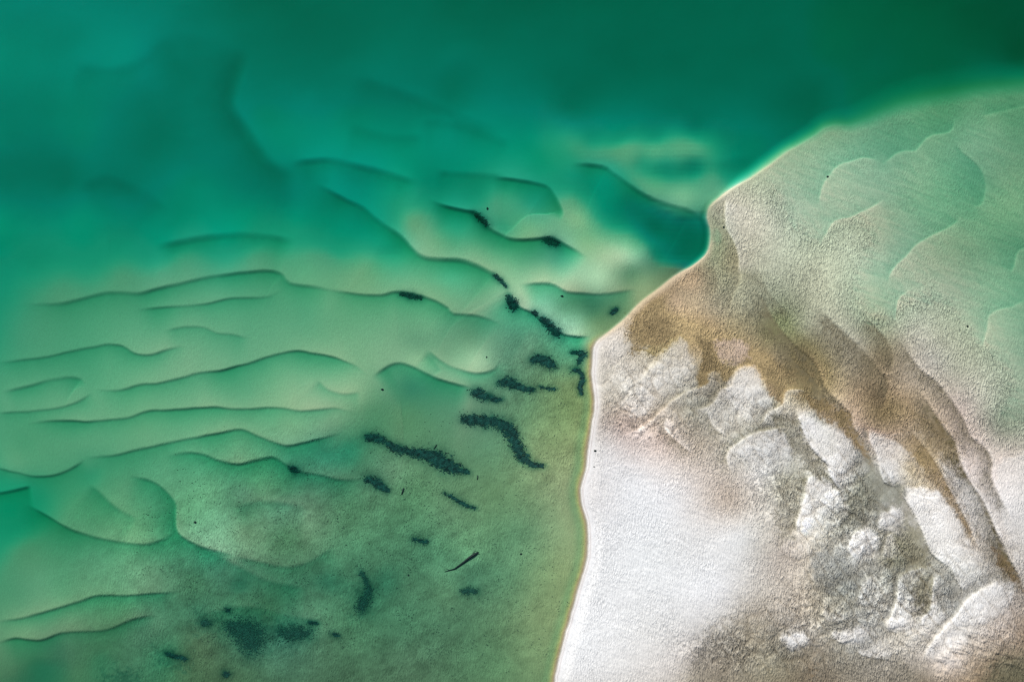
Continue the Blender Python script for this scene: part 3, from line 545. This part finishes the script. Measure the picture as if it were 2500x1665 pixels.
# ------------------------------------------------------------------ materials
def mat(name):
    m = bpy.data.materials.new(name); m.use_nodes = True; nt = m.node_tree
    return m, nt, nt.nodes, nt.links, nt.nodes['Principled BSDF']
def math_node(nt, op, a, b=None, clamp=False):
    n = nt.nodes.new('ShaderNodeMath'); n.operation = op; n.use_clamp = clamp
    for k, v in enumerate((a, b)):
        if v is None: continue
        if isinstance(v, (int, float)): n.inputs[k].default_value = v
        else: nt.links.new(v, n.inputs[k])
    return n.outputs[0]
def noise(nt, vec, scale, detail=3.0, rough=.55, dist=0.0):
    n = nt.nodes.new('ShaderNodeTexNoise'); n.inputs['Scale'].default_value = scale; n.inputs['Detail'].default_value = detail
    n.inputs['Roughness'].default_value = rough; n.inputs['Distortion'].default_value = dist; nt.links.new(vec, n.inputs['Vector'])
    return n.outputs['Fac']
def mapping(nt, vec, rot, sc):
    n = nt.nodes.new('ShaderNodeMapping'); n.inputs['Rotation'].default_value = (0, 0, math.radians(rot)); n.inputs['Scale'].default_value = sc
    nt.links.new(vec, n.inputs['Vector']); return n.outputs[0]
sand, nt, N, K, bs_ = mat('rippled sand')
tc = N.new('ShaderNodeTexCoord').outputs['Object']
tone = N.new('ShaderNodeVertexColor'); tone.layer_name = 'tone'
at = N.new('ShaderNodeAttribute'); at.attribute_name = 'ripple'
sp = N.new('ShaderNodeAttribute'); sp.attribute_name = 'speck'
warp = N.new('ShaderNodeTexNoise'); warp.inputs['Scale'].default_value = .35; K.new(tc, warp.inputs['Vector'])
wadd = N.new('ShaderNodeMixRGB'); wadd.blend_type = 'ADD'; wadd.inputs[0].default_value = 1.0
K.new(tc, wadd.inputs[1]); K.new(warp.outputs['Color'], wadd.inputs[2]); wv = wadd.outputs[0]
r1 = noise(nt, mapping(nt, wv, 36, (6.6, 2.4, 1)), 1.0, 2.0, .5, .35)      # short, broken current ripples
r2 = noise(nt, mapping(nt, wv, 66, (7.4, 3.8, 1)), 1.0, 2.0, .5, .4)
r3 = noise(nt, tc, 7.5, 2.0, .6)
h = math_node(nt, 'ADD', math_node(nt, 'MULTIPLY', r1, 1.0), math_node(nt, 'MULTIPLY', r2, .3))
h = math_node(nt, 'ADD', h, math_node(nt, 'MULTIPLY', r3, .12))
bump = N.new('ShaderNodeBump'); bump.inputs['Distance'].default_value = 0.32
K.new(h, bump.inputs['Height']); K.new(math_node(nt, 'MULTIPLY', at.outputs['Fac'], 1.0), bump.inputs['Strength']); K.new(bump.outputs[0], bs_.inputs['Normal'])
g1 = noise(nt, tc, 9.0, 2.0, .7)
v = math_node(nt, 'ADD', math_node(nt, 'MULTIPLY', math_node(nt, 'SUBTRACT', g1, .5), .22), 1.0)
sk = noise(nt, tc, 3.2, 3.0, .75)
skm = N.new('ShaderNodeMapRange'); K.new(sk, skm.inputs[0]); skm.inputs[1].default_value = .60; skm.inputs[2].default_value = .74; skm.inputs[3].default_value = 0; skm.inputs[4].default_value = .5
v2 = math_node(nt, 'SUBTRACT', 1.0, math_node(nt, 'MULTIPLY', skm.outputs[0], sp.outputs['Fac']))
v = math_node(nt, 'MULTIPLY', v, v2)
v = math_node(nt, 'MULTIPLY', v, math_node(nt, 'ADD', math_node(nt, 'MULTIPLY', math_node(nt, 'MULTIPLY', math_node(nt, 'SUBTRACT', r1, .5), at.outputs['Fac']), 1.25), 1.0))
mul = N.new('ShaderNodeVectorMath'); mul.operation = 'SCALE'; K.new(tone.outputs['Color'], mul.inputs[0]); K.new(v, mul.inputs['Scale'])
K.new(mul.outputs[0], bs_.inputs['Base Color']); bs_.inputs['Roughness'].default_value = .95; bs_.inputs['Specular IOR Level'].default_value = .08

water, nt, N, K, bs_ = mat('clear green water')
N.remove(bs_)
tr = N.new('ShaderNodeBsdfTransparent'); gl = N.new('ShaderNodeBsdfGlossy'); gl.inputs['Roughness'].default_value = .06
fr = N.new('ShaderNodeFresnel'); fr.inputs['IOR'].default_value = 1.333
geo = N.new('ShaderNodeNewGeometry')          # the surface bends nothing here, so it must not reflect light back into the water either
front = math_node(nt, 'SUBTRACT', 1.0, geo.outputs['Backfacing'])
mx = N.new('ShaderNodeMixShader'); K.new(math_node(nt, 'MULTIPLY', fr.outputs[0], front), mx.inputs[0]); K.new(tr.outputs[0], mx.inputs[1]); K.new(gl.outputs[0], mx.inputs[2])
tcw = N.new('ShaderNodeTexCoord').outputs['Object']
wb = N.new('ShaderNodeBump'); wb.inputs['Strength'].default_value = .35; wb.inputs['Distance'].default_value = .05
K.new(noise(nt, mapping(nt, tcw, 10, (.6, 1.8, 1)), 1.4, 4.0, .6, .3), wb.inputs['Height']); K.new(wb.outputs[0], gl.inputs['Normal'])
K.new(mx.outputs[0], N['Material Output'].inputs['Surface'])
va = N.new('ShaderNodeVolumeAbsorption'); kmax = 1.0
# Volume Absorption removes density * (1 - colour) per metre
dens = float(KW.max()) * 1.001
va.inputs['Density'].default_value = dens; va.inputs['Color'].default_value = (*(1 - KW / dens), 1)
K.new(va.outputs[0], N['Material Output'].inputs['Volume'])

def plain(name, col, var=.5, scale=6.0, rough=.85):
    m, nt, N, K, b = mat(name)
    t = N.new('ShaderNodeTexCoord').outputs['Object']
    f = noise(nt, t, scale, 3.0, .6)
    r = N.new('ShaderNodeValToRGB'); K.new(f, r.inputs[0])
    r.color_ramp.elements[0].position = .3; r.color_ramp.elements[1].position = .72
    r.color_ramp.elements[0].color = (*[c * (1 - var) for c in col], 1); r.color_ramp.elements[1].color = (*[c * (1 + var) for c in col], 1)
    K.new(r.outputs[0], b.inputs['Base Color']); b.inputs['Roughness'].default_value = rough; b.inputs['Specular IOR Level'].default_value = .2
    return m
M_WEED = plain('dark eelgrass', (.013, .060, .050), .75, 2.0)
M_WEED2 = plain('brown green weed', (.03, .085, .065), .5)
M_SCRAP = plain('scraps of weed', (.06, .085, .06), .5)
M_WOOD = plain('waterlogged wood', (.14, .12, .09), .5, 3.0)
M_STONE = plain('dark stone', (.018, .034, .030), .4, 4.0)

# ------------------------------------------------------------------ ground meshes
WXm = (PX - 1250) / PXM; WYm = (832.5 - PY) / PXM
ny, nx = PX.shape
def ground(name, facemask, label):
    fj, fi = np.nonzero(facemask)
    a = fj * nx + fi; quads = np.stack([a, a + nx, a + nx + 1, a + 1], 1)
    used = np.unique(quads); remap = np.full(nx * ny, -1); remap[used] = np.arange(len(used))
    quads = remap[quads].astype(np.int32)
    co = np.stack([WXm.ravel()[used], WYm.ravel()[used], Z.ravel()[used]], 1).astype(np.float32)
    me = bpy.data.meshes.new(name); me.vertices.add(len(co)); me.vertices.foreach_set('co', co.ravel())
    me.loops.add(quads.size); me.loops.foreach_set('vertex_index', quads.ravel())
    me.polygons.add(len(quads)); me.polygons.foreach_set('loop_start', np.arange(0, quads.size, 4, dtype=np.int32))
    me.update(calc_edges=True)
    me.polygons.foreach_set('use_smooth', np.ones(len(quads), bool))
    ca = me.color_attributes.new('tone', 'FLOAT_COLOR', 'POINT')
    c4 = np.ones((len(used), 4), np.float32); c4[:, :3] = A.reshape(-1, 3)[used]; ca.data.foreach_set('color', c4.ravel())
    for nm, arr in (('ripple', ripple), ('speck', speck)):
        t = me.attributes.new(nm, 'FLOAT', 'POINT'); t.data.foreach_set('value', arr.ravel()[used].astype(np.float32))
    me.materials.append(sand); o = bpy.data.objects.new(name, me); COL.objects.link(o)
    o['kind'] = 'structure'; o['label'] = label
    return o
bc_ = (bd[:-1, :-1] + bd[1:, 1:]) * .5
ground('seabed', bc_ < 0, 'pale rippled seabed under green water, ridged with sand waves')
ground('sandbank', bc_ >= 0, 'white and ochre rippled sandbank fanning out on the right')
# water body: one closed box, its floor below the lowest ground
W = 4600.0; zt, zbm = 0.0, -6.0
vs = [(x, y, z) for z in (zbm, zt) for x, y in ((-W, -W), (W, -W), (W, W), (-W, W))]
me = bpy.data.meshes.new('water'); me.from_pydata(vs, [], [(3, 2, 1, 0), (4, 5, 6, 7), (0, 1, 5, 4), (1, 2, 6, 5), (2, 3, 7, 6), (3, 0, 4, 7)]); me.update()
me.materials.append(water); wo = bpy.data.objects.new('water', me); COL.objects.link(wo)
wo['kind'] = 'structure'; wo['label'] = 'still green lagoon water covering the sand waves'

# ------------------------------------------------------------------ things lying on the bottom and on the bank
def zat(px, py):
    px = np.asarray(px, float); py = np.asarray(py, float)
    i = np.clip(np.searchsorted(GX, px) - 1, 0, nx - 2); j = np.clip(np.searchsorted(GY, py) - 1, 0, ny - 2)
    fu = (px - GX[i]) / (GX[i + 1] - GX[i]); fv = (py - GY[j]) / (GY[j + 1] - GY[j])
    return (Z[j, i] * (1 - fu) + Z[j, i + 1] * fu) * (1 - fv) + (Z[j + 1, i] * (1 - fu) + Z[j + 1, i + 1] * fu) * fv
def blades(px, py, length, width, lift, r):
    """leaves lying over each other: each a bent strip of two quads"""
    n = len(px); th = r.uniform(0, 2 * np.pi, n); ln = length * r.uniform(.5, 1.4, n); w = width * r.uniform(.6, 1.4, n)
    x0 = (px - 1250) / PXM; y0 = (832.5 - py) / PXM; z0 = zat(px, py) + .01
    cs, sn = np.cos(th), np.sin(th); bend = r.uniform(-.5, .5, n); up_ = lift * r.uniform(.3, 1.2, n)
    V = []
    for k, (t, ww) in enumerate(((0, .7), (.5, 1.0), (1.0, .25))):
        a = th + bend * t; cx = x0 + np.cos(a) * ln * t; cy = y0 + np.sin(a) * ln * t; cz = z0 + up_ * math.sin(t * 2.4 + .1)
        for sgn in (-1, 1):
            V.append(np.stack([cx - np.sin(a) * w * ww * sgn * .5, cy + np.cos(a) * w * ww * sgn * .5, cz], 1))
    V = np.stack(V, 1).reshape(-1, 3)
    b = np.arange(n)[:, None] * 6
    Fq = np.concatenate([b + np.array([[0, 1, 3, 2]]), b + np.array([[2, 3, 5, 4]])], 0)
    return V, Fq
def link_mesh(name, V, Fq, m, origin=(0, 0, 0), smooth_=False):
    me = bpy.data.meshes.new(name); me.from_pydata((V - np.array(origin)).tolist(), [], [list(map(int, f)) for f in Fq]); me.update()
    if smooth_: me.polygons.foreach_set('use_smooth', np.ones(len(me.polygons), bool))
    me.materials.append(m); o = bpy.data.objects.new(name, me); o.location = origin; COL.objects.link(o); return o
def weed(label, spine, dens=1.0, m=None, group='dark weed beds on the lagoon floor', length=.19):
    """spine: x, y, radius in photograph pixels"""
    sp_ = np.array([[float(v) for v in p.split(',')] for p in spine.split()]); sp_[:, 2] *= 1.25; r = np.random.default_rng(int(sp_[0, 0] * 7 + sp_[0, 1]))
    xs, ys = [], []
    for k in range(max(1, len(sp_) - 1)):
        a = sp_[k]; b = sp_[k + 1] if len(sp_) > 1 else sp_[k]
        ln = np.hypot(*(b[:2] - a[:2])) + (a[2] + b[2]) * .5; rad = (a[2] + b[2]) / 2
        n = int(ln * rad * 2 * .55 * dens) + 12
        t = r.uniform(0, 1, n); rr = a[2] + (b[2] - a[2]) * t
        off = rr * np.where(r.uniform(0, 1, n) < .7, np.minimum(np.abs(r.normal(0, .55, n)), 1.2), np.abs(r.normal(0, 1.15, n))); an = r.uniform(0, 2 * np.pi, n)
        x = a[0] + (b[0] - a[0]) * t + off * np.cos(an) * 1.25; y = a[1] + (b[1] - a[1]) * t + off * np.sin(an)
        wv_ = 1.3 * fbm(x / 9, y / 6, 131, 3, .6); keep = (wv_ + .55 - .55 * (off / (rr + .01)) ** 2 > -.05 + .35 * r.uniform(-1, 1, n))
        xs.append(x[keep]); ys.append(y[keep])
    xs = np.concatenate(xs); ys = np.concatenate(ys)
    V, Fq = blades(xs, ys, length, .06, .07, r)
    cx, cy = sp_[:, 0].mean(), sp_[:, 1].mean()
    o = link_mesh('seaweed_patch', V, Fq, m or M_WEED, ((cx - 1250) / PXM, (832.5 - cy) / PXM, float(zat(cx, cy))))
    o['label'] = label; o['category'] = 'seaweed'
    if group: o['group'] = group
    return o
G1 = 'dark weed beds on the lagoon floor'

for (lab_, sp__), (dn_, pale_) in WEEDS: weed(lab_, sp__, dn_, M_WEED2 if pale_ else M_WEED)

# scraps nobody could count, all over the film-covered floor
r = np.random.default_rng(5); n = 26000
x = r.uniform(330, 1440, n); y = r.uniform(880, 1680, n)
fx = np.clip(1.15 - np.hypot((x - 900) / 640, (y - 1450) / 430), 0, 1) + np.clip(1.1 - np.hypot((x - 1370) / 90, (y - 960) / 150), 0, 1)
nn = fbm(x / 40, y / 40, 141, 4, .65); n3 = fbm(x / 9, y / 9, 151, 2)
keep = (r.uniform(0, 1, n) < np.clip(fx, 0, 1) * sst(.05, .5, nn + .35 * n3))
ii = np.clip(np.searchsorted(GX, x), 0, nx - 1); jj = np.clip(np.searchsorted(GY, y), 0, ny - 1)
keep &= bd[jj, ii] < -14
V, Fq = blades(x[keep], y[keep], .16, .05, .03, r)
o = link_mesh('seaweed_scraps', V, Fq, M_SCRAP); o['kind'] = 'stuff'; o['label'] = 'small scraps of weed strewn over the lagoon floor'

def limb(path, rad, sides=8, jag=.15, seed=1):
    r = np.random.default_rng(seed); P = np.array(path, float); V = []; Fq = []
    for k, p in enumerate(P):
        d = P[min(k + 1, len(P) - 1)] - P[max(k - 1, 0)]; d = d / np.linalg.norm(d)
        u = np.cross(d, (0, 0, 1)); u /= np.linalg.norm(u); w = np.cross(u, d)
        for a in range(sides):
            t = 2 * np.pi * a / sides; rr = rad[k] * (1 + jag * r.uniform(-1, 1)); V.append(p + rr * (math.cos(t) * u + math.sin(t) * w))
    for k in range(len(P) - 1):
        for a in range(sides): b = (a + 1) % sides; Fq.append([k * sides + a, k * sides + b, (k + 1) * sides + b, (k + 1) * sides + a])
    Fq.append(list(range(sides))[::-1]); Fq.append([(len(P) - 1) * sides + a for a in range(sides)])
    return np.array(V), Fq
def pt(px, py, dz=0.0): return ((px - 1250) / PXM, (832.5 - py) / PXM, float(zat(px, py)) + dz)
def thing(name, label, cat, loc):
    o = bpy.data.objects.new(name, None); COL.objects.link(o); o.location = loc; o['label'] = label; o['category'] = cat; return o
base = pt(1132, 1372)
log = thing('driftwood_log', 'slender sunken branch lying alone on the lagoon floor, thicker at its upper right end', 'driftwood', base)
def part(name, V, Fq, m, par):
    me = bpy.data.meshes.new(name); me.from_pydata((V - np.array(par.location)).tolist(), [], [list(map(int, f)) for f in Fq]); me.update()
    me.polygons.foreach_set('use_smooth', np.ones(len(me.polygons), bool)); me.materials.append(m)
    o = bpy.data.objects.new(name, me); COL.objects.link(o); o.parent = par; return o
zl = max(pt(1106, 1390)[2], pt(1160, 1352)[2]) 
tp = [(1085, 1396, .03), (1097, 1392, .05), (1110, 1388, .07), (1122, 1379, .09), (1134, 1370, .10), (1144, 1362, .13), (1153, 1356, .15), (1161, 1351, .13), (1168, 1347, .05)]
V, Fq = limb([(*pt(a, b)[:2], pt(a, b)[2] + c) for a, b, c in tp], [c for a, b, c in tp], 8, .18, 3); part('trunk', V, Fq, M_STONE, log)
for (a, b), (c, d), rr in (((1153, 1356), (1158, 1343), .04), ((1161, 1351), (1171, 1352), .035), ((1097, 1392), (1088, 1388), .025)):
    p0 = pt(a, b, .1); p1 = pt(c, d, .1); mid = tuple((u + v) / 2 + .03 for u, v in zip(p0, p1))
    V, Fq = limb([p0, mid, p1], [rr, rr * .8, rr * .4], 6, .1, 4); part('branch', V, Fq, M_STONE, log)
for lab, p, rr in (('short dark stick standing out between the short weed bed and the thin streak', ((985, 1191), (983, 1199), (980, 1207)), .09),
                   ('tiny dark twig just above the thick middle of the longest weed bed', ((1066, 1085), (1063, 1090), (1059, 1096)), .06),
                   ('short dark twig to the right of the longest weed bed', ((1166, 1160), (1166, 1166), (1165, 1171)), .06)):
    V, Fq = limb([pt(a, b, rr * .8) for a, b in p], [rr * .7, rr, rr * .5], 7, .2, 8)
    o = link_mesh('stick', V, Fq, M_STONE, pt(*p[1]), True); o['label'] = lab; o['category'] = 'stick'
def stone(label, px, py, rad, seed, sq=.6, m=None):
    r = np.random.default_rng(seed); import bmesh
    bm = bmesh.new(); bmesh.ops.create_icosphere(bm, subdivisions=2, radius=1)
    st = r.uniform(.7, 1.4, 2)
    for v in bm.verts:
        k = 1 + .22 * math.sin(v.co.x * 3 + seed) * math.cos(v.co.y * 4 + seed * 2) + r.uniform(-.07, .07)
        v.co = (v.co.x * rad * k * st[0], v.co.y * rad * k * st[1], v.co.z * rad * sq * k)
    me = bpy.data.meshes.new('stone'); bm.to_mesh(me); bm.free(); me.materials.append(m or M_STONE)
    o = bpy.data.objects.new('stone', me); COL.objects.link(o); o.location = pt(px, py, rad * sq * .4); o['label'] = label; o['category'] = 'stone'
for k, (lab, px, py, rad) in enumerate((
    ('dark pebble on the white sand just inside the beach, where the bank narrows', 1450, 1139, .10),
    ('small dark stone on the upper beach near brown-stained sand', 1453, 1100, .12),
    ('small dark stone against the rim of the rounded pale lobe below the drop-off', 2021, 432, .12),
    ('small dark stone on the ridge just right of the deep green pool', 1767, 555, .13),
    ('lone dark speck of stone on the pale green shelf far right', 2362, 797, .11),
    ('dark stone in green water above the narrow weed trough', 1190, 509, .13),
    ('small dark stone among speckled sand of the spit side hollow', 1372, 723, .14),
    ('small dark stone on lagoon floor right of the sunken log', 1272, 1352, .12),
    ('small dark stone below left of the sunken log', 997, 1404, .13),
    ('small dark stone on the bright tongue of sand left of the crescent weed', 1188, 872, .09),
    ('tiny dark stone on the bright underwater lobe at lower left', 476, 1275, .12),
    ('lone dark stone left of the comma-shaped weed, in the hollow below the wave', 933, 951, .13))):
    stone(lab, px, py, rad, k + 3)
print('Z range', float(Z.min()), float(Z.max()), 'verts', PX.size)
